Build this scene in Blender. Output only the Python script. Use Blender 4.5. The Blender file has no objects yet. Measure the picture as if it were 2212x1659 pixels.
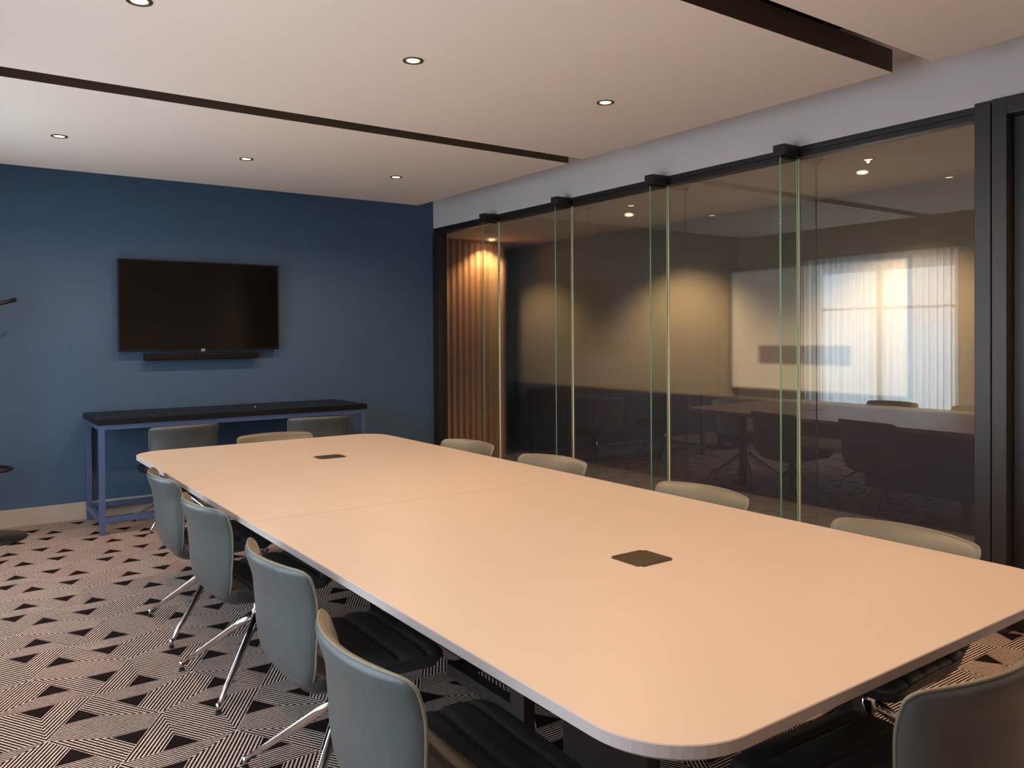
import bpy, bmesh, math, random
from mathutils import Vector, Matrix
random.seed(4)
PI = math.pi
SC = bpy.context.scene
COL = SC.collection

# ------------------------------------------------------------------ camera
YAW, PITCH, ROLL, FPX = 0.618145, -0.0111006, -0.00666187, 1741.15
cy, sy = math.cos(YAW), math.sin(YAW)
fwd = Vector((sy*math.cos(PITCH), cy*math.cos(PITCH), math.sin(PITCH)))
rt = Vector((cy, -sy, 0)); up = rt.cross(fwd)
rt2 = rt*math.cos(ROLL) + up*math.sin(ROLL)
up2 = -rt*math.sin(ROLL) + up*math.cos(ROLL)
cd = bpy.data.cameras.new('camera'); cam = bpy.data.objects.new('camera', cd); COL.objects.link(cam)
M4 = Matrix((rt2, up2, -fwd)).transposed().to_4x4(); M4.translation = Vector((0, 0, 1.434))
cam.matrix_world = M4
cd.sensor_fit = 'HORIZONTAL'; cd.sensor_width = 36.0; cd.lens = 36.0*FPX/2212.0
cd.shift_y = -(829.5-745.42)/2212.0
cd.clip_start = 0.05; cd.clip_end = 100
SC.camera = cam

# ------------------------------------------------------------------ world, view, daylight
SC.view_settings.view_transform = 'Standard'; SC.view_settings.look = 'None'
SC.view_settings.gamma = 1.0; SC.view_settings.use_curve_mapping = False
SC.view_settings.exposure = 0.25
w = bpy.data.worlds.new('world'); SC.world = w; w.use_nodes = True
w.node_tree.nodes['Background'].inputs[0].default_value = (0.55, 0.72, 1.0, 1)
w.node_tree.nodes['Background'].inputs[1].default_value = 1.2

def area(name, loc, rot, sx, sz, power, col):
    l = bpy.data.lights.new(name, 'AREA'); l.shape = 'RECTANGLE'; l.size = sx; l.size_y = sz
    l.energy = power; l.color = col
    o = bpy.data.objects.new(name, l); COL.objects.link(o); o.location = loc; o.rotation_euler = rot
    return o
DAY = (0.72, 0.86, 1.0)
LP, WARM = 39.0, (1.0, 0.64, 0.40)          # downlight watts and colour
area('daylight_far_window', (-0.95, 5.22, 1.35), (0, -PI/2, 0), 1.7, 1.9, 82, DAY)
area('daylight_assumed_window', (-0.95, 2.1, 1.35), (0, -PI/2, 0), 1.7, 2.4, 82, DAY)  # near window is unseen and assumed; its daylight is added

# ------------------------------------------------------------------ helpers
def link(name, bm, mat, parent=None, smooth=False, loc=None, rot=None):
    me = bpy.data.meshes.new(name)
    bmesh.ops.recalc_face_normals(bm, faces=bm.faces[:])
    bm.to_mesh(me); bm.free()
    for m in (mat if isinstance(mat, (list, tuple)) else [mat]): me.materials.append(m)
    if smooth:
        for p in me.polygons: p.use_smooth = True
    o = bpy.data.objects.new(name, me); COL.objects.link(o)
    if loc: o.location = loc
    if rot: o.rotation_euler = rot
    if parent: o.parent = parent
    return o

def box(bm, x0, x1, y0, y1, z0, z1, mi=0, bev=0.0, seg=2):
    b2 = bmesh.new()
    vs = [b2.verts.new((x, y, z)) for z in (z0, z1) for y in (y0, y1) for x in (x0, x1)]
    for f in ((0,2,3,1), (4,5,7,6), (0,1,5,4), (2,6,7,3), (0,4,6,2), (1,3,7,5)):
        fc = b2.faces.new([vs[i] for i in f]); fc.material_index = mi
    if bev > 0:
        bmesh.ops.bevel(b2, geom=b2.edges[:], offset=bev, segments=seg, affect='EDGES', profile=0.6)
        for f in b2.faces: f.material_index = mi
    merge(bm, b2)

def merge(bm, b2):
    mp = {}
    for v in b2.verts: mp[v] = bm.verts.new(v.co)
    for f in b2.faces:
        try:
            nf = bm.faces.new([mp[v] for v in f.verts]); nf.material_index = f.material_index; nf.smooth = f.smooth
        except ValueError: pass
    b2.free()

def cyl(bm, p0, p1, r0, r1=None, n=24, mi=0, caps=True):
    r1 = r0 if r1 is None else r1
    p0, p1 = Vector(p0), Vector(p1); d = (p1-p0).normalized()
    a = d.orthogonal().normalized(); b = d.cross(a)
    A = [bm.verts.new(p0 + (a*math.cos(2*PI*k/n)+b*math.sin(2*PI*k/n))*r0) for k in range(n)]
    B = [bm.verts.new(p1 + (a*math.cos(2*PI*k/n)+b*math.sin(2*PI*k/n))*r1) for k in range(n)]
    for k in range(n):
        f = bm.faces.new((A[k], A[(k+1) % n], B[(k+1) % n], B[k])); f.material_index = mi
    if caps:
        bm.faces.new(A[::-1]).material_index = mi; bm.faces.new(B).material_index = mi

def tube(bm, pts, r, n=8, closed=False, mi=0):
    pts = [Vector(p) for p in pts]; N = len(pts); rings = []
    prev = None
    for i, p in enumerate(pts):
        if closed: d = pts[(i+1) % N]-pts[i-1]
        else: d = pts[min(i+1, N-1)]-pts[max(i-1, 0)]
        d.normalize()
        if prev is None: a = d.orthogonal().normalized()
        else: a = (prev - d*prev.dot(d)).normalized()
        prev = a; b = d.cross(a)
        rings.append([bm.verts.new(p+(a*math.cos(2*PI*k/n)+b*math.sin(2*PI*k/n))*r) for k in range(n)])
    for i in range(N if closed else N-1):
        A, B = rings[i], rings[(i+1) % N]
        for k in range(n):
            f = bm.faces.new((A[k], A[(k+1) % n], B[(k+1) % n], B[k])); f.material_index = mi
    if not closed:
        bm.faces.new(rings[0][::-1]).material_index = mi; bm.faces.new(rings[-1]).material_index = mi

def lathe(bm, prof, n=40, mi=0, cx=0, cyy=0):
    rings = []
    for r, z in prof:
        if r < 1e-6: rings.append([bm.verts.new((cx, cyy, z))])
        else: rings.append([bm.verts.new((cx+r*math.cos(2*PI*k/n), cyy+r*math.sin(2*PI*k/n), z)) for k in range(n)])
    for A, B in zip(rings, rings[1:]):
        for k in range(n):
            q = [A[k % len(A)], A[(k+1) % len(A)], B[(k+1) % len(B)], B[k % len(B)]]
            u = []
            for v in q:
                if v not in u: u.append(v)
            if len(u) > 2:
                f = bm.faces.new(u); f.material_index = mi

def thing(name, label, cat, loc=(0, 0, 0), rz=0, group=None):
    o = bpy.data.objects.new(name, None); COL.objects.link(o); o.empty_display_size = 0.1
    o.location = loc; o.rotation_euler = (0, 0, rz)
    o['label'] = label; o['category'] = cat
    if group: o['group'] = group
    return o

def tag(o, label, cat, group=None):
    o['label'] = label; o['category'] = cat
    if group: o['group'] = group
    return o

def struct(name, bm, mat, parent=None, **k):
    o = link(name, bm, mat, parent, **k)
    if parent is None: o['kind'] = 'structure'
    return o

# ------------------------------------------------------------------ materials
def mat(name, col, rough=0.5, metal=0.0, bump=0.0, bscale=200.0, var=0.0, vscale=6.0, spec=0.5, emit=0, sheen=0, coat=0, bdist=0.002, stretch=None):
    m = bpy.data.materials.new(name); m.use_nodes = True
    nt = m.node_tree; p = nt.nodes['Principled BSDF']
    p.inputs['Base Color'].default_value = (*col, 1); p.inputs['Roughness'].default_value = rough
    p.inputs['Metallic'].default_value = metal; p.inputs['Specular IOR Level'].default_value = spec
    p.inputs['Sheen Weight'].default_value = sheen; p.inputs['Coat Weight'].default_value = coat
    if emit:
        p.inputs['Emission Color'].default_value = (*col, 1); p.inputs['Emission Strength'].default_value = emit
    tc = nt.nodes.new('ShaderNodeTexCoord'); src = tc.outputs['Object']
    if stretch:
        mp = nt.nodes.new('ShaderNodeMapping'); mp.inputs['Scale'].default_value = stretch
        nt.links.new(src, mp.inputs[0]); src = mp.outputs[0]
    if bump:
        n = nt.nodes.new('ShaderNodeTexNoise'); n.inputs['Scale'].default_value = bscale; n.inputs['Detail'].default_value = 3
        b = nt.nodes.new('ShaderNodeBump'); b.inputs['Strength'].default_value = bump; b.inputs['Distance'].default_value = bdist
        nt.links.new(src, n.inputs['Vector']); nt.links.new(n.outputs['Fac'], b.inputs['Height'])
        nt.links.new(b.outputs[0], p.inputs['Normal'])
    n2 = nt.nodes.new('ShaderNodeTexNoise'); n2.inputs['Scale'].default_value = vscale; n2.inputs['Detail'].default_value = 4
    nt.links.new(src, n2.inputs['Vector'])
    mx = nt.nodes.new('ShaderNodeMix'); mx.data_type = 'RGBA'
    v = max(var, 0.01)
    mx.inputs[6].default_value = (*[c*(1-v) for c in col], 1); mx.inputs[7].default_value = (*[min(1, c*(1+v)) for c in col], 1)
    nt.links.new(n2.outputs['Fac'], mx.inputs[0]); nt.links.new(mx.outputs[2], p.inputs['Base Color'])
    return m

M_ceil = mat('ceiling_paint', (0.78, 0.685, 0.61), 0.9)
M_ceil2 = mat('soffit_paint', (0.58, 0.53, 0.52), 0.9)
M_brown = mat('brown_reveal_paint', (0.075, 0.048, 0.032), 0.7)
M_blue = mat('blue_wallcovering', (0.046, 0.093, 0.166), 0.66, bump=0.25, bscale=500, var=0.06, vscale=3)
M_white = mat('white_wall_paint', (0.70, 0.66, 0.62), 0.9)
M_base = mat('cream_skirting', (0.42, 0.36, 0.30), 0.45)
M_black = mat('black_steel', (0.014, 0.012, 0.012), 0.42, var=0.15)
M_frame = mat('charcoal_frame', (0.028, 0.026, 0.027), 0.38, var=0.15, vscale=30, stretch=(4, 4, 0.4))
M_top = mat('pale_laminate', (0.51, 0.425, 0.34), 0.42, var=0.03, vscale=5, spec=0.4)
M_edge = mat('table_edge_band', (0.42, 0.37, 0.36), 0.4)
M_tblk = mat('table_black_steel', (0.018, 0.016, 0.018), 0.45)
M_hatch = mat('bronze_hatch', (0.085, 0.060, 0.035), 0.35, metal=0.6)
M_leath = mat('warm_lit_grey_green_leather', (0.125, 0.115, 0.075), 0.36, bump=0.35, bscale=350, var=0.12, vscale=14, bdist=0.0012)  # same leather all over; warm lamp light is tinted into this inner face
M_back = mat('cool_lit_grey_woven_leather', (0.064, 0.076, 0.078), 0.34, bump=0.5, bscale=260, var=0.20, vscale=60, stretch=(1, 1, 0.12), bdist=0.0015)  # same leather; cool window daylight is tinted into this outer face
M_seat = mat('shaded_seat_leather', (0.030, 0.030, 0.030), 0.45, bump=0.3, bscale=350, bdist=0.001)  # same leather; shade under the table is put into this darker colour
M_pipe = mat('leather_piping', (0.15, 0.14, 0.105), 0.45)
M_chrome = mat('chrome', (0.62, 0.60, 0.60), 0.12, metal=1.0)
M_glide = mat('black_plastic_glide', (0.015, 0.015, 0.015), 0.5)
M_ctop = mat('black_console_top', (0.004, 0.005, 0.008), 0.42, var=0.2, vscale=20, spec=0.3)
M_cblue = mat('blue_powdercoat', (0.060, 0.095, 0.200), 0.4)
M_tv = mat('tv_screen_glass', (0.004, 0.003, 0.002), 0.12, spec=0.3)
M_tvb = mat('tv_bezel', (0.004, 0.004, 0.004), 0.35, spec=0.3)
M_logo = mat('tv_logo_silver', (0.75, 0.75, 0.72), 0.3, metal=0.3)
M_trimr = mat('bronze_lamp_trim', (0.14, 0.09, 0.055), 0.35, metal=0.7)
M_wood = mat('oak_slats', (0.66, 0.40, 0.25), 0.5, var=0.25, vscale=20, stretch=(6, 6, 0.4))
M_dark = mat('dark_backing', (0.02, 0.018, 0.018), 0.8)
M_cwall = mat('corridor_wall_paint', (0.27, 0.235, 0.19), 0.85)
M_dado = mat('corridor_dado_paint', (0.040, 0.042, 0.075), 0.7)
M_cfloor = mat('corridor_carpet', (0.060, 0.060, 0.095), 0.95, var=0.3, vscale=8)
M_board = mat('whiteboard_enamel', (0.62, 0.61, 0.60), 0.3)
M_grey = mat('grey_band', (0.20, 0.19, 0.21), 0.6)
M_alu = mat('grey_aluminium', (0.30, 0.30, 0.31), 0.35, metal=0.8)
M_fedge = mat('green_glass_edge', (0.13, 0.25, 0.17), 0.15, var=0.3, vscale=8)
M_seal = mat('clear_silicone_joint', (0.80, 0.75, 0.58), 0.3)

def lens_mat(name, col, s):
    m = bpy.data.materials.new(name); m.use_nodes = True; nt = m.node_tree
    nt.nodes.clear(); o = nt.nodes.new('ShaderNodeOutputMaterial'); e = nt.nodes.new('ShaderNodeEmission')
    e.inputs[0].default_value = (*col, 1); e.inputs[1].default_value = s
    nt.links.new(e.outputs[0], o.inputs[0]); return m
M_lens = lens_mat('lamp_lens', (1.0, 0.74, 0.42), 14.0)
M_lens2 = lens_mat('corridor_lamp_lens', (1.0, 0.74, 0.36), 60.0)

def glass_wall_mat():
    m = bpy.data.materials.new('frosted_film_glass'); m.use_nodes = True; nt = m.node_tree; nt.nodes.clear()
    o = nt.nodes.new('ShaderNodeOutputMaterial'); mx = nt.nodes.new('ShaderNodeMixShader')
    r = nt.nodes.new('ShaderNodeBsdfRefraction'); r.inputs['Color'].default_value = (0.86, 0.86, 0.84, 1)
    r.inputs['Roughness'].default_value = 0.09; r.inputs['IOR'].default_value = 1.45
    g = nt.nodes.new('ShaderNodeBsdfGlossy'); g.inputs['Roughness'].default_value = 0.0; g.inputs['Color'].default_value = (1, 1, 1, 1)
    f = nt.nodes.new('ShaderNodeFresnel'); f.inputs['IOR'].default_value = 1.85
    ge = nt.nodes.new('ShaderNodeNewGeometry'); iv = nt.nodes.new('ShaderNodeMath'); iv.operation = 'SUBTRACT'; iv.inputs[0].default_value = 1.0
    ml = nt.nodes.new('ShaderNodeMath'); ml.operation = 'MULTIPLY'
    nt.links.new(ge.outputs['Backfacing'], iv.inputs[1]); nt.links.new(iv.outputs[0], ml.inputs[0]); nt.links.new(f.outputs[0], ml.inputs[1])
    nt.links.new(ml.outputs[0], mx.inputs[0]); nt.links.new(r.outputs[0], mx.inputs[1]); nt.links.new(g.outputs[0], mx.inputs[2])
    nt.links.new(mx.outputs[0], o.inputs[0]); return m
M_glass = glass_wall_mat()

def clear_mat(name, tint, ior):
    m = bpy.data.materials.new(name); m.use_nodes = True; nt = m.node_tree; nt.nodes.clear()
    o = nt.nodes.new('ShaderNodeOutputMaterial'); mx = nt.nodes.new('ShaderNodeMixShader')
    t = nt.nodes.new('ShaderNodeBsdfTransparent'); t.inputs[0].default_value = (*tint, 1)
    g = nt.nodes.new('ShaderNodeBsdfGlossy'); g.inputs['Roughness'].default_value = 0.0
    f = nt.nodes.new('ShaderNodeFresnel'); f.inputs['IOR'].default_value = ior
    ge = nt.nodes.new('ShaderNodeNewGeometry'); iv = nt.nodes.new('ShaderNodeMath'); iv.operation = 'SUBTRACT'; iv.inputs[0].default_value = 1.0
    ml = nt.nodes.new('ShaderNodeMath'); ml.operation = 'MULTIPLY'
    nt.links.new(ge.outputs['Backfacing'], iv.inputs[1]); nt.links.new(iv.outputs[0], ml.inputs[0]); nt.links.new(f.outputs[0], ml.inputs[1])
    nt.links.new(ml.outputs[0], mx.inputs[0]); nt.links.new(t.outputs[0], mx.inputs[1]); nt.links.new(g.outputs[0], mx.inputs[2])
    nt.links.new(mx.outputs[0], o.inputs[0]); return m
M_fin = clear_mat('fin_glass', (0.93, 0.97, 0.93), 1.35)
M_pane = clear_mat('window_glass', (0.95, 0.97, 0.96), 1.45)

def sheer_mat():
    m = bpy.data.materials.new('sheer_curtain_voile'); m.use_nodes = True; nt = m.node_tree; nt.nodes.clear()
    o = nt.nodes.new('ShaderNodeOutputMaterial'); mx = nt.nodes.new('ShaderNodeMixShader'); lw = nt.nodes.new('ShaderNodeLayerWeight'); lw.inputs['Blend'].default_value = 0.5
    mr = nt.nodes.new('ShaderNodeMapRange'); mr.inputs['To Min'].default_value = 0.72; mr.inputs['To Max'].default_value = 1.0
    nt.links.new(lw.outputs['Facing'], mr.inputs['Value']); nt.links.new(mr.outputs[0], mx.inputs[0])
    t = nt.nodes.new('ShaderNodeBsdfTransparent'); tl = nt.nodes.new('ShaderNodeBsdfTranslucent'); tl.inputs[0].default_value = (0.9, 0.88, 0.86, 1)
    nt.links.new(t.outputs[0], mx.inputs[1]); nt.links.new(tl.outputs[0], mx.inputs[2]); nt.links.new(mx.outputs[0], o.inputs[0]); return m
M_sheer = sheer_mat()

def carpet_mat():
    m = bpy.data.materials.new('geometric_carpet'); m.use_nodes = True; nt = m.node_tree; p = nt.nodes['Principled BSDF']
    def mt(op, a, b=None, c=None):
        n = nt.nodes.new('ShaderNodeMath'); n.operation = op
        for i, v in enumerate((a, b, c)):
            if v is None: continue
            if isinstance(v, (int, float)): n.inputs[i].default_value = v
            else: nt.links.new(v, n.inputs[i])
        return n.outputs[0]
    def sel(cond, a, b):   # cond ? a : b
        return mt('ADD', mt('MULTIPLY', cond, a), mt('MULTIPLY', mt('SUBTRACT', 1.0, cond), b))
    geo = nt.nodes.new('ShaderNodeNewGeometry'); sp = nt.nodes.new('ShaderNodeSeparateXYZ')
    # slight yarn wobble
    nz = nt.nodes.new('ShaderNodeTexNoise'); nz.inputs['Scale'].default_value = 160; nz.inputs['Detail'].default_value = 1
    nt.links.new(geo.outputs['Position'], nz.inputs['Vector'])
    vs = nt.nodes.new('ShaderNodeVectorMath'); vs.operation = 'SCALE'; vs.inputs['Scale'].default_value = 0.0035
    sb = nt.nodes.new('ShaderNodeVectorMath'); sb.operation = 'SUBTRACT'; sb.inputs[1].default_value = (0.5, 0.5, 0.5)
    ad = nt.nodes.new('ShaderNodeVectorMath'); ad.operation = 'ADD'
    nt.links.new(nz.outputs['Color'], sb.inputs[0]); nt.links.new(sb.outputs[0], vs.inputs[0])
    nt.links.new(vs.outputs[0], ad.inputs[0]); nt.links.new(geo.outputs['Position'], ad.inputs[1])
    nt.links.new(ad.outputs[0], sp.inputs[0])
    v = mt('DIVIDE', mt('SUBTRACT', sp.outputs[1], 3.613), 0.3187)
    u = mt('SUBTRACT', mt('DIVIDE', mt('SUBTRACT', sp.outputs[0], 0.4876), 0.3821), mt('MULTIPLY', v, 0.5))
    i, j = mt('FLOOR', u), mt('FLOOR', v)
    fu, fv = mt('SUBTRACT', u, i), mt('SUBTRACT', v, j)
    s = mt('ADD', fu, fv); D = mt('GREATER_THAN', s, 1.0)
    a = mt('ABSOLUTE', mt('SUBTRACT', 1.0, s))
    b = sel(D, mt('SUBTRACT', 1.0, fu), fu); c = sel(D, mt('SUBTRACT', 1.0, fv), fv)
    kU = mt('FLOORED_MODULO', mt('ADD', mt('MULTIPLY', i, 2.0), mt('ADD', j, 2.0)), 3.0)
    kD = mt('FLOORED_MODULO', mt('ADD', i, mt('ADD', mt('MULTIPLY', j, 2.0), 2.0)), 3.0)
    k = sel(D, kD, kU)
    k0 = mt('LESS_THAN', k, 0.5); k2 = mt('GREATER_THAN', k, 1.5)
    mm = sel(k0, mt('MINIMUM', b, c), sel(k2, mt('MINIMUM', a, b), mt('MINIMUM', a, c)))
    fr = mt('FRACT', mt('MULTIPLY', mm, 24.0))
    d = mt('ABSOLUTE', mt('SUBTRACT', fr, 0.5))
    line = mt('SMOOTH_MIN', mt('MAXIMUM', mt('DIVIDE', mt('SUBTRACT', d, 0.24), 0.06), 0.0), 1.0, 0.05)
    light = mt('MULTIPLY', line, mt('LESS_THAN', mm, 0.335))
    mx = nt.nodes.new('ShaderNodeMix'); mx.data_type = 'RGBA'
    mx.inputs[6].default_value = (0.011, 0.006, 0.006, 1); mx.inputs[7].default_value = (0.68, 0.53, 0.46, 1)
    nt.links.new(light, mx.inputs[0]); nt.links.new(mx.outputs[2], p.inputs['Base Color'])
    p.inputs['Roughness'].default_value = 0.95; p.inputs['Specular IOR Level'].default_value = 0.1
    n2 = nt.nodes.new('ShaderNodeTexNoise'); n2.inputs['Scale'].default_value = 450
    nt.links.new(geo.outputs['Position'], n2.inputs['Vector'])
    bp = nt.nodes.new('ShaderNodeBump'); bp.inputs['Strength'].default_value = 0.5; bp.inputs['Distance'].default_value = 0.003
    nt.links.new(mt('ADD', n2.outputs['Fac'], light), bp.inputs['Height']); nt.links.new(bp.outputs[0], p.inputs['Normal'])
    return m
M_carpet = carpet_mat()

# ------------------------------------------------------------------ setting
XL, XS, XG, YB, YF = -0.55, 4.145, 4.19, 7.207, -1.7
ZR, ZC, ZS = 2.685, 2.88, 2.54
bm = bmesh.new(); box(bm, XL-0.3, 4.26, YF-0.1, YB+0.15, -0.1, 0); struct('floor', bm, M_carpet)
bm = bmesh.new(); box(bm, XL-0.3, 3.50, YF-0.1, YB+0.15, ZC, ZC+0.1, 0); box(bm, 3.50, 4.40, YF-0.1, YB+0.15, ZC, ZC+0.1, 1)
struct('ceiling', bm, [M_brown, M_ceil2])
bm = bmesh.new(); box(bm, XL-0.3, XS, YB, YB+0.15, 0, ZC); struct('wall_back', bm, M_blue)
bm = bmesh.new(); box(bm, XL-0.3, 4.40, YF-0.1, YF, 0, ZC); struct('wall_front', bm, M_white)
# left wall with two window openings, the near one unseen and added for daylight
W1, W2, WZ0, WZ1 = (4.30, 6.14), (0.80, 3.40), 0.35, 2.28
bm = bmesh.new()
for a, b in ((YF, W2[0]), (W2[1], W1[0]), (W1[1], YB)): box(bm, XL-0.2, XL, a, b, 0, ZC)
for a, b in (W1, W2):
    box(bm, XL-0.2, XL, a, b, 0, WZ0); box(bm, XL-0.2, XL, a, b, WZ1, ZC)
struct('wall_left', bm, M_white)
# bulkhead above the glazed wall and side wall by the door
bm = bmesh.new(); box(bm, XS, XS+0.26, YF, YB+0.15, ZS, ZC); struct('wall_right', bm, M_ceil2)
bm = bmesh.new(); box(bm, XS, XS+0.12, YF, 0.72, 0, ZS); struct('wall_side', bm, M_white)
bm = bmesh.new(); box(bm, XL, XS, YB-0.016, YB, 0, 0.138, bev=0.003); struct('baseboard_back', bm, M_base)
bm = bmesh.new(); box(bm, XL, XL+0.016, YF, YB-0.016, 0, 0.138, bev=0.003); struct('baseboard_left', bm, M_base)

# ceiling rafts
def raft(y0, y1, n):
    bm = bmesh.new(); box(bm, -0.16, 3.738, y0, y1, ZR, ZR+0.108, 0)
    bm.faces.ensure_lookup_table(); bm.normal_update()
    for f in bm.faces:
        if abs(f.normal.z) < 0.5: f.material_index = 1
    for k, (hx, hy) in enumerate(((0.3, y0+0.4), (3.3, y0+0.4), (0.3, y1-0.4), (3.3, y1-0.4))):
        cyl(bm, (hx, hy, ZR+0.1), (hx, hy, ZC), 0.006, n=8, mi=1)
    struct('trim_%d' % n, bm, [M_ceil, M_brown])
raft(4.535, 6.785, 1); raft(2.097, 4.372, 2); raft(-0.34, 1.907, 3)

# windows in the left wall, the second one assumed
for n, (a, b) in ((1, W1), (2, W2)):
    bm = bmesh.new(); t = 0.05
    box(bm, XL-0.13, XL-0.07, a, b, WZ0, WZ0+t); box(bm, XL-0.13, XL-0.07, a, b, WZ1-t, WZ1)
    for y in (a, (a+b)/2-t/2, b-t): box(bm, XL-0.13, XL-0.07, y, y+t, WZ0+t, WZ1-t)
    box(bm, XL-0.12, XL-0.08, a+t, b-t, 1.72, 1.75)
    wf = struct('window_%d' % n, bm, M_black)
    bm = bmesh.new(); box(bm, XL-0.104, XL-0.098, a+0.02, b-0.02, WZ0+0.02, WZ1-0.02); link('pane', bm, M_pane, wf)

# sheer curtains
def curtain(a, b, label):
    t = thing('sheer_curtain', label, 'curtain', (XL+0.07, (a+b)/2, 0), 0, 'sheer curtains on the window wall')
    bm = bmesh.new(); N = 260; L = b-a; ph = random.random()*6
    rows = []
    for z in (0.03, 0.9, 1.7, 2.36):
        r = []
        for k in range(N+1):
            y = -L/2+L*k/N
            x = 0.022*math.sin(k*0.62+ph)+0.012*math.sin(k*0.23+ph*2+z*0.3)
            r.append(bm.verts.new((x, y, z)))
        rows.append(r)
    for A, B in zip(rows, rows[1:]):
        for k in range(N): bm.faces.new((A[k], A[k+1], B[k+1], B[k]))
    link('voile', bm, M_sheer, t, smooth=True)
    bm = bmesh.new(); box(bm, -0.02, 0.02, -L/2-0.05, L/2+0.05, 2.362, 2.385); link('curtain_track', bm, M_alu, t)
    for s in (-1, 1):
        bm = bmesh.new(); box(bm, -0.07, -0.0201, s*(L/2-0.1)-0.01, s*(L/2-0.1)+0.01, 2.366, 2.382); link('bracket', bm, M_alu, t)
curtain(4.22, 6.22, 'white sheer curtain over the window nearer the blue wall')
curtain(0.7, 3.5, 'white sheer curtain over the assumed, unseen window beside the camera')

# glazed wall -------------------------------------------------------
FY = [2.932, 3.987, 5.039, 6.084]
edges = [1.905] + FY + [7.17]
wg = []
for n, (a, b) in enumerate(zip(edges, edges[1:])):
    bm = bmesh.new(); box(bm, XG, XG+0.012, a+0.004, b-0.004, 0.03, ZS-0.055)
    wg.append(struct('window_%d' % (n+3), bm, M_glass))
# head rail, floor channel, end posts
bm = bmesh.new()
box(bm, XS+0.002, XS+0.10, 1.91, YB, ZS-0.030, ZS, bev=0.002); box(bm, XS+0.012, XS+0.09, 1.91, YB, ZS-0.062, ZS-0.0305, bev=0.002)
struct('trim_4', bm, M_black)
bm = bmesh.new(); box(bm, XS+0.02, XS+0.085, 1.91, YB, 0, 0.035, bev=0.002); struct('trim_5', bm, M_black)
bm = bmesh.new(); box(bm, XS-0.012, XS+0.10, 7.10, YB, 0, ZS-0.06, bev=0.003); struct('trim_6', bm, M_black)
bm = bmesh.new(); box(bm, XS-0.012, XS+0.11, 1.831, 1.905, 0, ZS+0.012, bev=0.003); struct('trim_7', bm, M_frame)
# door set to the right of the glass
bm = bmesh.new()
box(bm, XS-0.02, XS+0.11, 1.756, 1.822, 0, ZS+0.012, bev=0.003)
box(bm, XS-0.02, XS+0.11, 0.72, 0.80, 0, ZS+0.012, bev=0.003)
box(bm, XS-0.02, XS+0.11, 0.80, 1.756, ZS-0.070, ZS+0.012, bev=0.003)
df = struct('door_1', bm, M_frame)
bm = bmesh.new()
box(bm, XS+0.045, XS+0.085, 1.690, 1.752, 0.01, ZS-0.075, bev=0.003); box(bm, XS+0.045, XS+0.085, 0.804, 0.87, 0.01, ZS-0.075, bev=0.003)
box(bm, XS+0.045, XS+0.085, 0.87, 1.69, ZS-0.14, ZS-0.075, bev=0.003); box(bm, XS+0.045, XS+0.085, 0.87, 1.69, 0.01, 0.10, bev=0.003)
dl = link('door_leaf', bm, M_black, df)
bm = bmesh.new(); box(bm, XS+0.060, XS+0.070, 0.865, 1.695, 0.095, ZS-0.135); link('pane', bm, M_glass, dl)
bm = bmesh.new(); tube(bm, [(XS+0.03, 0.91, 0.8), (XS+0.03, 0.91, 1.6)], 0.012, 12); 
for z in (0.85, 1.55): cyl(bm, (XS+0.03, 0.91, z), (XS+0.062, 0.91, z), 0.008, n=10)
link('door_handle', bm, M_alu, dl, smooth=True)

# glass fins with head clamps
fin_where = ['second from the charcoal post', 'third from the charcoal post', 'fourth from the charcoal post', 'farthest, beside the slatted view']
fin_where = ['nearest the charcoal door frame', 'second from the charcoal door frame', 'third from the charcoal door frame', 'nearest the blue wall']
for y, wh in zip(FY, fin_where):
    t = thing('glass_fin', 'tall green-edged glass fin bracing the glass wall, ' + wh, 'glass fin', (4.1, y, 0), 0, 'glass fins of the glass wall')
    bm = bmesh.new(); box(bm, 4.014-4.1, 4.180-4.1, -0.006, 0.006, 0.0, 2.478, 0)
    bm.normal_update()
    for f in bm.faces:
        if abs(f.normal.y) < 0.5: f.material_index = 1
    link('blade', bm, [M_fin, M_fedge], t)
    bm = bmesh.new(); box(bm, 0.0805, 0.0898, -0.008, 0.008, 0.03, 2.476); link('silicone_joint', bm, M_seal, t)
    bm = bmesh.new(); box(bm, -0.10, 0.044, -0.040, -0.0065, 2.478, 2.540, bev=0.002); box(bm, -0.10, 0.044, 0.0065, 0.040, 2.478, 2.540, bev=0.002)
    box(bm, -0.10, 0.044, -0.0062, 0.0062, 2.480, 2.540)
    box(bm, -0.10, 0.044, -0.018, -0.0065, 2.462, 2.478); box(bm, -0.10, 0.044, 0.0065, 0.018, 2.462, 2.478)
    link('head_clamp', bm, M_black, t)

# ------------------------------------------------------------------ corridor beyond the glass
bm = bmesh.new(); box(bm, 4.26, 6.1, YF-0.1, 10.1, -0.1, 0); struct('floor_corridor', bm, M_cfloor)
bm = bmesh.new(); box(bm, XS+0.262, 6.1, YF-0.1, 10.1, 2.55, 2.65)
struct('ceiling_corridor', bm, M_ceil)
bm = bmesh.new(); box(bm, 5.93, 6.1, YF-0.1, 10.1, 0.86, 2.55, 0); box(bm, 5.93, 6.1, YF-0.1, 10.1, 0, 0.86, 1); struct('wall_corridor', bm, [M_cwall, M_dado])
bm = bmesh.new(); box(bm, 4.26, 5.93, 9.9, 10.1, 0, 2.55); struct('wall_corridor_end', bm, M_cwall)
bm = bmesh.new(); box(bm, 4.26, 5.93, YF-0.1, YF, 0, 2.55); struct('wall_corridor_near', bm, M_cwall)
bm = bmesh.new(); box(bm, XS, 4.258, 7.36, 10.1, 0, 2.548); struct('wall_corridor_return', bm, M_dark)
t = thing('slat_panel', 'brown vertical timber slats seen through the far glass pane', 'slatted panel', (4.86, 7.95, 0))
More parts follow.
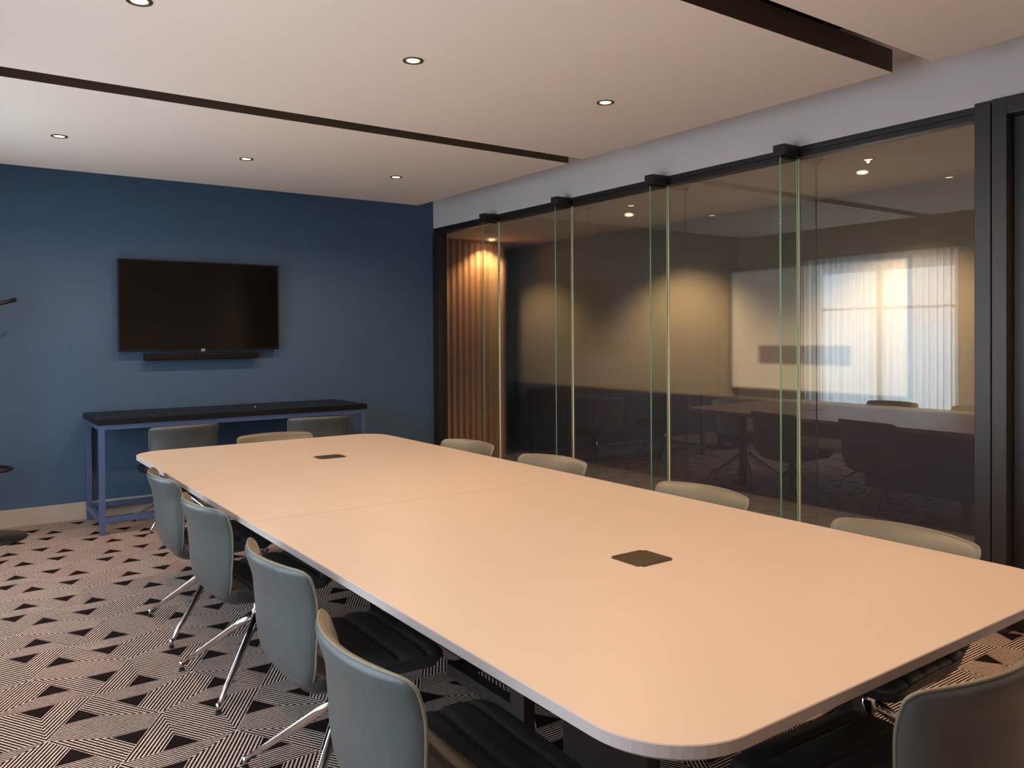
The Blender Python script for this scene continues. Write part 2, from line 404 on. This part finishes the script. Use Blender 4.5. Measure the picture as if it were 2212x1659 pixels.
bm = bmesh.new(); box(bm, -0.60, 0.66, 0.0, 0.028, 0.0, 2.548); link('backing_board', bm, M_dark, t)
for k in range(15):
    bm = bmesh.new(); x = -0.58+0.083*k; box(bm, x, x+0.038, -0.085, -0.0005, 0.0, 2.548, bev=0.002); link('slat', bm, M_wood, t)
t = thing('whiteboard', 'blurred pale board on the corridor wall behind the glass', 'whiteboard', (5.93, 4.02, 0.96))
bm = bmesh.new(); box(bm, -0.022, 0, -0.82, 0.82, 0.0, 1.04, bev=0.003); link('board_surface', bm, M_board, t)
bm = bmesh.new(); box(bm, -0.024, -0.0222, -0.36, 0.52, 0.22, 0.38); link('board_band', bm, M_grey, t)  # even grey band laid across the board surface
bm = bmesh.new()
for a in ((-0.84, 0.84, -0.02, 0.0), (-0.84, 0.84, 1.04, 1.06)): box(bm, -0.03, 0, a[0], a[1], a[2], a[3])
for a in ((-0.84, -0.82), (0.82, 0.84)): box(bm, -0.03, 0, a[0], a[1], 0.0, 1.04)
link('board_frame', bm, M_alu, t)
bm = bmesh.new(); box(bm, 5.0, 5.55, 9.86, 9.9, 0, 2.1, bev=0.004); struct('door_2', bm, M_dark)

# ------------------------------------------------------------------ downlights
def downlight(x, y, z, label, lens=M_lens, power=LP, col=WARM, group='recessed ceiling downlights', ang=160):
    t = thing('downlight', label, 'ceiling light', (x, y, z), 0, group)
    bm = bmesh.new(); lathe(bm, [(0.030, 0.0), (0.0305, -0.002), (0.040, -0.006), (0.046, -0.004), (0.047, 0.0), (0.030, 0.0)], 40)
    link('trim_ring', bm, M_trimr, t, smooth=True)
    bm = bmesh.new(); lathe(bm, [(0.0, -0.0025), (0.022, -0.0025), (0.0295, -0.0015), (0.0295, 0.0)], 32); link('lens', bm, lens, t)
    l = bpy.data.lights.new('downlight_beam', 'SPOT'); l.energy = power; l.color = col; l.spot_size = math.radians(ang); l.spot_blend = 0.6
    l.shadow_soft_size = 0.012
    o = bpy.data.objects.new('downlight_beam', l); COL.objects.link(o); o.parent = t; o.location = (0, 0, -0.016)
    return t
cols = [(0.62, 'left'), (1.765, 'middle'), (2.93, 'right, glass-side')]
rows = [(5.67, 'on the panel by the blue wall'), (3.24, 'on the central ceiling panel'), (0.82, 'on the ceiling panel nearest the camera')]
for y, rn in rows:
    for x, cn in cols:
        downlight(x, y, ZR, 'small round recessed downlight, %s one %s' % (cn, rn), power=LP*(1.3 if y < 1 else 1.0))
for k, y in enumerate((0.83, 3.137, 5.443, 7.709)):
    downlight(5.21, y, 2.55, 'glowing corridor downlight behind the glass, %s' % ['beyond the door frame', 'above the pale board', 'past the pale board', 'by the timber slats'][k],
              M_lens2, 55 if y > 7 else 140, (1.0, 0.68, 0.34), 'corridor downlights', 120)

# ------------------------------------------------------------------ television, soundbar
t = thing('television', 'large black flat-screen television on the blue wall', 'television', (1.835, YB, 1.330))
bm = bmesh.new(); box(bm, -0.656, 0.656, -0.085, -0.045, 0.0, 0.752, bev=0.004); link('housing', bm, M_tvb, t)
bm = bmesh.new(); box(bm, -0.645, 0.645, -0.0865, -0.0845, 0.018, 0.743); link('screen', bm, M_tv, t)
bm = bmesh.new(); box(bm, -0.25, 0.25, -0.046, -0.001, 0.2, 0.55, bev=0.003); link('wall_bracket', bm, M_black, t)
bm = bmesh.new(); cyl(bm, (-0.008, -0.0885, 0.010), (-0.008, -0.0845, 0.010), 0.0055, n=16); cyl(bm, (0.009, -0.0885, 0.010), (0.009, -0.0845, 0.010), 0.0055, n=16)
box(bm, -0.018, 0.018, -0.0885, -0.0845, -0.004, 0.000); link('logo', bm, M_logo, t)
t = thing('soundbar', 'slim black soundbar mounted below the television', 'soundbar', (1.84, YB, 1.252))
bm = bmesh.new(); box(bm, -0.465, 0.465, -0.100, -0.012, 0.0, 0.056, bev=0.008, seg=3); link('body', bm, M_tvb, t)
for a in (-0.2, 0.14):
    bm = bmesh.new(); box(bm, a, a+0.06, -0.0119, 0.0, 0.01, 0.045); link('bracket', bm, M_black, t)

# ------------------------------------------------------------------ console table
CX0, CX1, CY0, CY1 = 0.938, 3.04, 6.50, 7.17
t = thing('console_table', 'long narrow console with black top and blue steel frame under the television', 'console table', ((CX0+CX1)/2, (CY0+CY1)/2, 0))
def cb(bm, x0, x1, y0, y1, z0, z1, **k): box(bm, x0-(CX0+CX1)/2, x1-(CX0+CX1)/2, y0-(CY0+CY1)/2, y1-(CY0+CY1)/2, z0, z1, **k)
bm = bmesh.new(); cb(bm, CX0-0.012, CX1+0.012, CY0-0.012, CY1+0.015, 0.806, 0.850, bev=0.003); link('tabletop', bm, M_ctop, t)
for x in (CX0, CX1-0.04):
    for y in (CY0, CY1-0.04):
        bm = bmesh.new(); cb(bm, x, x+0.04, y, y+0.04, 0, 0.806, bev=0.002); link('leg', bm, M_cblue, t)
bm = bmesh.new()
for z0, z1 in ((0.768, 0.806), (0.088, 0.126)):
    for y in (CY0, CY1-0.04): cb(bm, CX0+0.04, CX1-0.04, y, y+0.04, z0, z1, bev=0.002)
    for x in (CX0, CX1-0.04): cb(bm, x, x+0.04, CY0+0.04, CY1-0.04, z0, z1, bev=0.002)
link('frame_rails', bm, M_cblue, t)
bm = bmesh.new(); lathe(bm, [(0.0, 0.003), (0.006, 0.003), (0.008, 0.0), (0.008, -0.0005), (0.0, -0.0005)], 16)
tag(link('furniture_stud', bm, M_logo, loc=(2.17, 6.80, 0.8505)), 'tiny pale round stud on the black console top', 'stud')

# ------------------------------------------------------------------ coat stand (left edge of view)
t = thing('coat_stand', 'black coat stand at the left edge against the blue wall', 'coat stand', (0.255, 6.86, 0))
bm = bmesh.new(); lathe(bm, [(0.0, 0.0), (0.255, 0.0), (0.26, 0.006), (0.255, 0.014), (0.05, 0.026), (0.0, 0.03)], 48); link('base', bm, M_black, t, smooth=True)
bm = bmesh.new(); cyl(bm, (0, 0, 0.02), (0, 0, 1.80), 0.02, n=20); link('pole', bm, M_black, t, smooth=True)
for k in range(6):
    a = 0.12+k*PI/3; z = 1.695 if k % 2 == 0 else 1.55
    L = 0.21 if k % 2 == 0 else 0.10
    bm = bmesh.new(); tube(bm, [(0.015*math.cos(a), 0.015*math.sin(a), z-0.03), (L*math.cos(a), L*math.sin(a), z+0.03)], 0.015, 14)
    link('peg', bm, M_black, t, smooth=True)
bm = bmesh.new(); tube(bm, [(0.165*math.cos(2*PI*k/40), 0.165*math.sin(2*PI*k/40), 0.5) for k in range(40)], 0.012, 10, closed=True)
for k in range(3):
    a = 2*PI*k/3+0.5; cyl(bm, (0.018*math.cos(a), 0.018*math.sin(a), 0.5), (0.165*math.cos(a), 0.165*math.sin(a), 0.5), 0.007, n=8)
link('umbrella_ring', bm, M_black, t, smooth=True)

# ------------------------------------------------------------------ conference table
TX0, TX1, TY0, TY1, TZ, SEAM = 0.944, 2.590, 0.900, 5.345, 0.740, 3.035
TC = ((TX0+TX1)/2, (TY0+TY1)/2)
T = thing('conference_table', 'long pale conference table with rounded corners and black steel frame', 'table', (TC[0], TC[1], 0))
def outline(x0, x1, y0, y1, r, near, inset=0.0, n=14):
    x0 += inset; x1 -= inset
    if near: y0 += inset
    else: y1 -= inset
    P = []
    def arc(cx, cyy, a0):
        for k in range(n+1):
            a = a0+PI/2*k/n; P.append((cx+r2*math.cos(a), cyy+r2*math.sin(a)))
    r2 = r-inset
    if near:
        P.append((x1, y1)); P.append((x0, y1)); arc(x0+r2, y0+r2, PI); arc(x1-r2, y0+r2, 1.5*PI)
    else:
        P.append((x0, y0)); P.append((x1, y0)); arc(x1-r2, y1-r2, 0); arc(x0+r2, y1-r2, PI/2)
    return P
for near in (True, False):
    y0, y1 = (TY0, SEAM-0.0012) if near else (SEAM+0.0012, TY1)
    bm = bmesh.new()
    lv = [(0.0, TZ), (0.0, TZ-0.003), (0.0, TZ-0.022), (0.014, TZ-0.036)]
    lv = [(0.002, TZ), (0.0, TZ-0.002), (0.0, TZ-0.024), (0.018, TZ-0.036)]
    rings = [[bm.verts.new((x-TC[0], y-TC[1], z)) for x, y in outline(TX0, TX1, y0, y1, 0.19, near, ins)] for ins, z in lv]
    f = bm.faces.new(rings[0]); f.material_index = 0
    N = len(rings[0])
    for A, B in zip(rings, rings[1:]):
        for k in range(N):
            f = bm.faces.new((A[k], A[(k+1) % N], B[(k+1) % N], B[k])); f.material_index = 1
    f = bm.faces.new(rings[-1][::-1]); f.material_index = 1
    link('tabletop', bm, [M_top, M_edge], T)
for hx, hy, sx, sy_ in ((1.773, 1.805, 0.074, 0.070), (1.842, 4.424, 0.080, 0.064)):
    bm = bmesh.new(); box(bm, -sx, sx, -sy_, sy_, 0.0, 0.0022, bev=0.0)
    vert = [e for e in bm.edges if abs(e.verts[0].co.z-e.verts[1].co.z) > 0.001]
    bmesh.ops.bevel(bm, geom=vert, offset=0.012, segments=4, affect='EDGES')
    h = link('cable_hatch', bm, M_hatch, T, loc=(hx-TC[0], hy-TC[1], TZ+0.0002)); h['label'] = 'flush bronze cable hatch'
    bm = bmesh.new(); box(bm, -sx+0.014, sx-0.014, -sy_+0.006, -sy_+0.009, 0.0021, 0.0028); link('brush_slot', bm, M_tblk, h)
def tb(bm, x0, x1, y0, y1, z0, z1, **k): box(bm, x0-TC[0], x1-TC[0], y0-TC[1], y1-TC[1], z0, z1, **k)
for ly, dy in ((1.38, 0.32), (2.90, 0.055), (4.95, 0.055)):
    for lx in (1.37, 2.122):
        if lx > 2 and dy > 0.1: ly, dy = 1.31, 0.06
        bm = bmesh.new(); tb(bm, lx, lx+0.045, ly, ly+dy, 0.0, 0.66, bev=0.002); link('leg', bm, M_tblk, T)
bm = bmesh.new()
for lx in (1.37, 2.122): tb(bm, lx, lx+0.045, 1.13, 5.105, 0.6605, 0.7035, bev=0.002)
for ly in (1.29, 2.45, 3.95, 4.95): tb(bm, 1.415, 2.122, ly, ly+0.055, 0.6605, 0.7035, bev=0.002)
link('top_frame', bm, M_tblk, T)
for a, b in ((1.45, 2.25), (3.95, 4.75)):
    bm = bmesh.new(); tb(bm, 1.62, 1.92, a, b, 0.50, 0.7035, bev=0.004); link('cable_box', bm, M_tblk, T)
bm = bmesh.new(); tb(bm, 1.745, 1.795, 2.25, 3.95, 0.10, 0.66, bev=0.002); link('modesty_panel', bm, M_tblk, T)
for lx in (1.372, 2.122):
    bm = bmesh.new(); tb(bm, lx, lx+0.04, 1.952, 2.32, 0.30, 0.342, bev=0.002); link('stretcher', bm, M_tblk, T)
bm = bmesh.new(); tb(bm, 1.413, 2.121, 2.28, 2.32, 0.30, 0.342, bev=0.002); link('stretcher', bm, M_tblk, T)
for lx in (1.372, 2.122):
    bm = bmesh.new(); tb(bm, lx, lx+0.04, 1.882, 1.951, 0.0, 0.66, bev=0.002); link('leg', bm, M_tblk, T)

# ------------------------------------------------------------------ chairs
def catmull(P, n):
    out = []
    P = [Vector(p) for p in P]
    Q = [P[0]*2-P[1]] + P + [P[-1]*2-P[-2]]
    for i in range(1, len(Q)-2):
        for k in range(n):
            t = k/n
            out.append(0.5*((2*Q[i])+(-Q[i-1]+Q[i+1])*t+(2*Q[i-1]-5*Q[i]+4*Q[i+1]-Q[i+2])*t*t+(-Q[i-1]+3*Q[i]-3*Q[i+1]+Q[i+2])*t*t*t))
    out.append(P[-1].copy()); return out

def sheet(prof, hw, th, curve, rtop, rbot, NU=24, NV=36, groove=None, edge=6, flip=1):
    """padded sheet swept along prof (y,z); returns (top-side/bottom-side bmesh, rim points)"""
    C = catmull([(0, p[0], p[1]) for p in prof], 12)
    L = [0.0]
    for a, b in zip(C, C[1:]): L.append(L[-1]+(b-a).length)
    tot = L[-1]
    def at(s):
        s = min(max(s, 0), tot-1e-6)
        for i in range(len(L)-1):
            if L[i+1] >= s:
                f = (s-L[i])/(L[i+1]-L[i]); p = C[i].lerp(C[i+1], f); d = (C[i+1]-C[i]).normalized()
                break
        return p, d
    S = []
    for k in range(NV+1):
        w_ = k/NV; S.append(tot*(0.5-0.5*math.cos(PI*w_))*0.65+tot*w_*0.35)
    F, B, R = [], [], []
    for s in S:
        v = s/tot; p, d = at(s); h = hw(v)
        for dist, r in ((tot-s, rtop), (s, rbot)):
            if dist < r: h -= r-math.sqrt(max(r*r-(r-dist)**2, 0))
        nrm = Vector((0, -d.z, d.y))*flip      # front side normal
        rf, rb, rr = [], [], []
        for k in range(NU+1):
            u = -math.cos(PI*k/NU)*0.55+(-1+2*k/NU)*0.45
            c = curve(v)*(u*h/0.25)**2
            q = Vector((u*h, p.y, p.z))+(nrm*c if flip > 0 else Vector((0, c, -0.006*v*v*u*u)))
            e = max(abs(u), abs(2*v-1))
            pf = (1-abs(u)**edge)*(1-abs(2*v-1)**(edge*2))
            ta, tb_ = th(v)
            g = groove(s/tot, u) if groove else 0
            k2 = max(pf, 0)**0.5
            rf.append(q+nrm*(ta*(0.12+0.88*k2)-g)); rb.append(q-nrm*(tb_*(0.12+0.88*k2)))
            rr.append(q)
        F.append(rf); B.append(rb); R.append(rr)
    bm = bmesh.new()
    VF = [[bm.verts.new(p) for p in r] for r in F]; VB = [[bm.verts.new(p) for p in r] for r in B]
    for i in range(NV):
        for k in range(NU):
            f = bm.faces.new((VF[i][k], VF[i][k+1], VF[i+1][k+1], VF[i+1][k])); f.material_index = 0
            f = bm.faces.new((VB[i][k], VB[i+1][k], VB[i+1][k+1], VB[i][k+1])); f.material_index = 1
    rim = [(0, k) for k in range(NU)]+[(i, NU) for i in range(NV)]+[(NV, k) for k in range(NU, 0, -1)]+[(i, 0) for i in range(NV, 0, -1)]
    n = len(rim)
    for a in range(n):
        (i, k), (i2, k2) = rim[a], rim[(a+1) % n]
        f = bm.faces.new((VF[i][k], VF[i2][k2], VB[i2][k2], VB[i][k])); f.material_index = 1
    left = [R[i][0] for i in range(NV+1)]; top = R[NV]; right = [R[i][NU] for i in range(NV, -1, -1)]
    return bm, left, top, right, R[0]

BACK = [(-0.185, 0.398), (-0.212, 0.440), (-0.224, 0.510), (-0.230, 0.590), (-0.244, 0.680), (-0.268, 0.740), (-0.292, 0.778)]
SEAT = [(-0.205, 0.432), (-0.10, 0.418), (0.0, 0.425), (0.12, 0.432), (0.21, 0.428), (0.245, 0.405)]
def make_chair():
    t = thing('conference_chair', 'x', 'chair', (0, 0, 0))
    bm, l, top, r, bot = sheet(BACK, lambda v: 0.228+0.027*v, lambda v: (0.014, 0.022+0.012*math.sin(PI*v)), lambda v: 0.025+0.04*v, 0.032, 0.11, flip=-1)
    br = link('backrest', bm, [M_leath, M_back], t, smooth=True)
    bm = bmesh.new(); tube(bm, l[6:]+top[1:-1]+r[:-6], 0.0040, 8); link('piping', bm, M_pipe, br, smooth=True)
    def groove(s, u):
        g = 0
        for c in (0.22, 0.42, 0.62, 0.82):
            d = abs(s-c); g += 0.012*max(0, 1-d/0.035)**1.5
        return g
    bm, l, top, r, bot = sheet(SEAT, lambda v: 0.225+0.02*v, lambda v: (0.026, 0.062), lambda v: 0.022*(1-v), 0.07, 0.05, NV=60, groove=groove)
    for f in bm.faces: f.material_index = 0
    st = link('seat', bm, M_seat, t, smooth=True)
    bm = bmesh.new(); tube(bm, l+top[1:-1]+r, 0.0045, 8); link('piping', bm, M_seat, st, smooth=True)
    bm = bmesh.new(); box(bm, -0.09, 0.09, -0.09, 0.09, 0.352, 0.376, bev=0.004); link('seat_plate', bm, M_glide, t)
    bm = bmesh.new(); lathe(bm, [(0.0, 0.225), (0.030, 0.225), (0.032, 0.235), (0.032, 0.285), (0.024, 0.292), (0.024, 0.352), (0.0, 0.352)], 28); link('swivel_post', bm, M_chrome, t, smooth=True)
    for k in range(4):
        a = PI/4+k*PI/2; d = Vector((math.cos(a), math.sin(a), 0)); sd = Vector((-d.y, d.x, 0))
        bm = bmesh.new()
        A = d*0.02+Vector((0, 0, 0.262)); B = d*0.355+Vector((0, 0, 0.030)); dr = (B-A).normalized(); nn = sd.cross(dr)
        rings = []
        for f_ in [0, .25, .5, .75, 1.0]:
            p = A.lerp(B, f_); w_ = 0.015*(1-f_)+0.0085*f_; h_ = 0.019*(1-f_)+0.010*f_
            n_ = 12
            rings.append([bm.verts.new(p+sd*w_*math.copysign(abs(math.cos(q))**0.6, math.cos(q))+nn*h_*math.copysign(abs(math.sin(q))**0.6, math.sin(q))) for q in [2*PI*j_/n_+0.01 for j_ in range(n_)]])
        p = d*0.364
        rings.append([bm.verts.new(p+Vector((0, 0, 0.014))+(d*math.cos(q)+sd*math.sin(q))*0.0085) for q in [2*PI*j_/12+0.01 for j_ in range(12)]][:])
        for R1, R2 in zip(rings[:-1], rings[1:-1]):
            for j_ in range(12): bm.faces.new((R1[j_], R1[(j_+1) % 12], R2[(j_+1) % 12], R2[j_]))
        bm.faces.new(rings[0][::-1]); bm.faces.new(rings[-2])
        bm.verts.ensure_lookup_table()
        for v_ in rings[-1]: bm.verts.remove(v_)
        cyl(bm, d*0.357+Vector((0, 0, 0.040)), d*0.357+Vector((0, 0, 0.010)), 0.0095, 0.0085, n=14)
        lg = link('leg', bm, M_chrome, t, smooth=True)
        bm = bmesh.new(); cyl(bm, d*0.357+Vector((0, 0, 0.010)), d*0.357, 0.011, 0.012, n=14); link('glide', bm, M_glide, lg)
    return t

proto = make_chair(); used = [False]
def copy_tree(o, parent=None):
    c = o.copy(); COL.objects.link(c); c.parent = parent
    for ch in list(o.children): copy_tree(ch, c)
    return c
def place(x, y, rz, label, group):
    o = proto if not used[0] else copy_tree(proto)
    used[0] = True
    o.location = (x, y, 0); o.rotation_euler = (0, 0, rz); o['label'] = label; o['group'] = group
    return o
g1 = 'chairs along the left side of the conference table'
R_ = -PI/2       # facing +x
place(0.972, 1.620, R_-0.05, 'grey leather chair on the left of the table, nearest the camera', g1)
place(1.065, 2.440, R_-0.01, 'grey leather chair on the left of the table, second from the camera', g1)
place(1.098, 3.410, R_+0.03, 'grey leather chair on the left of the table, third from the camera', g1)
place(1.120, 4.200, R_-0.02, 'grey leather chair on the left of the table, nearest the blue wall', g1)
g2 = 'chairs along the glass side of the conference table'
L_ = PI/2
place(2.400, 1.440, L_+0.00, 'grey-green leather chair by the glass wall, nearest the charcoal post', g2)
place(2.425, 2.335, L_+0.00, 'grey-green leather chair by the glass wall, second from the charcoal post', g2)
place(2.465, 3.380, L_+0.13, 'grey-green leather chair by the glass wall, third from the charcoal post', g2)
place(2.455, 4.220, L_+0.12, 'grey-green leather chair by the glass wall, nearest the blue wall', g2)
g3 = 'chairs at the ends of the table and by the console'
place(1.845, 5.190, PI-0.08, 'grey-green leather chair at the far head of the table', g3)
place(1.500, 6.630, 0.05, 'grey leather chair pushed under the blue console, left one', g3)
place(2.605, 6.590, -0.20, 'grey leather chair pushed under the blue console, right one', g3)
place(1.715, 1.000, -0.03, 'dark grey leather chair at the near table end, cut by the frame', g3)
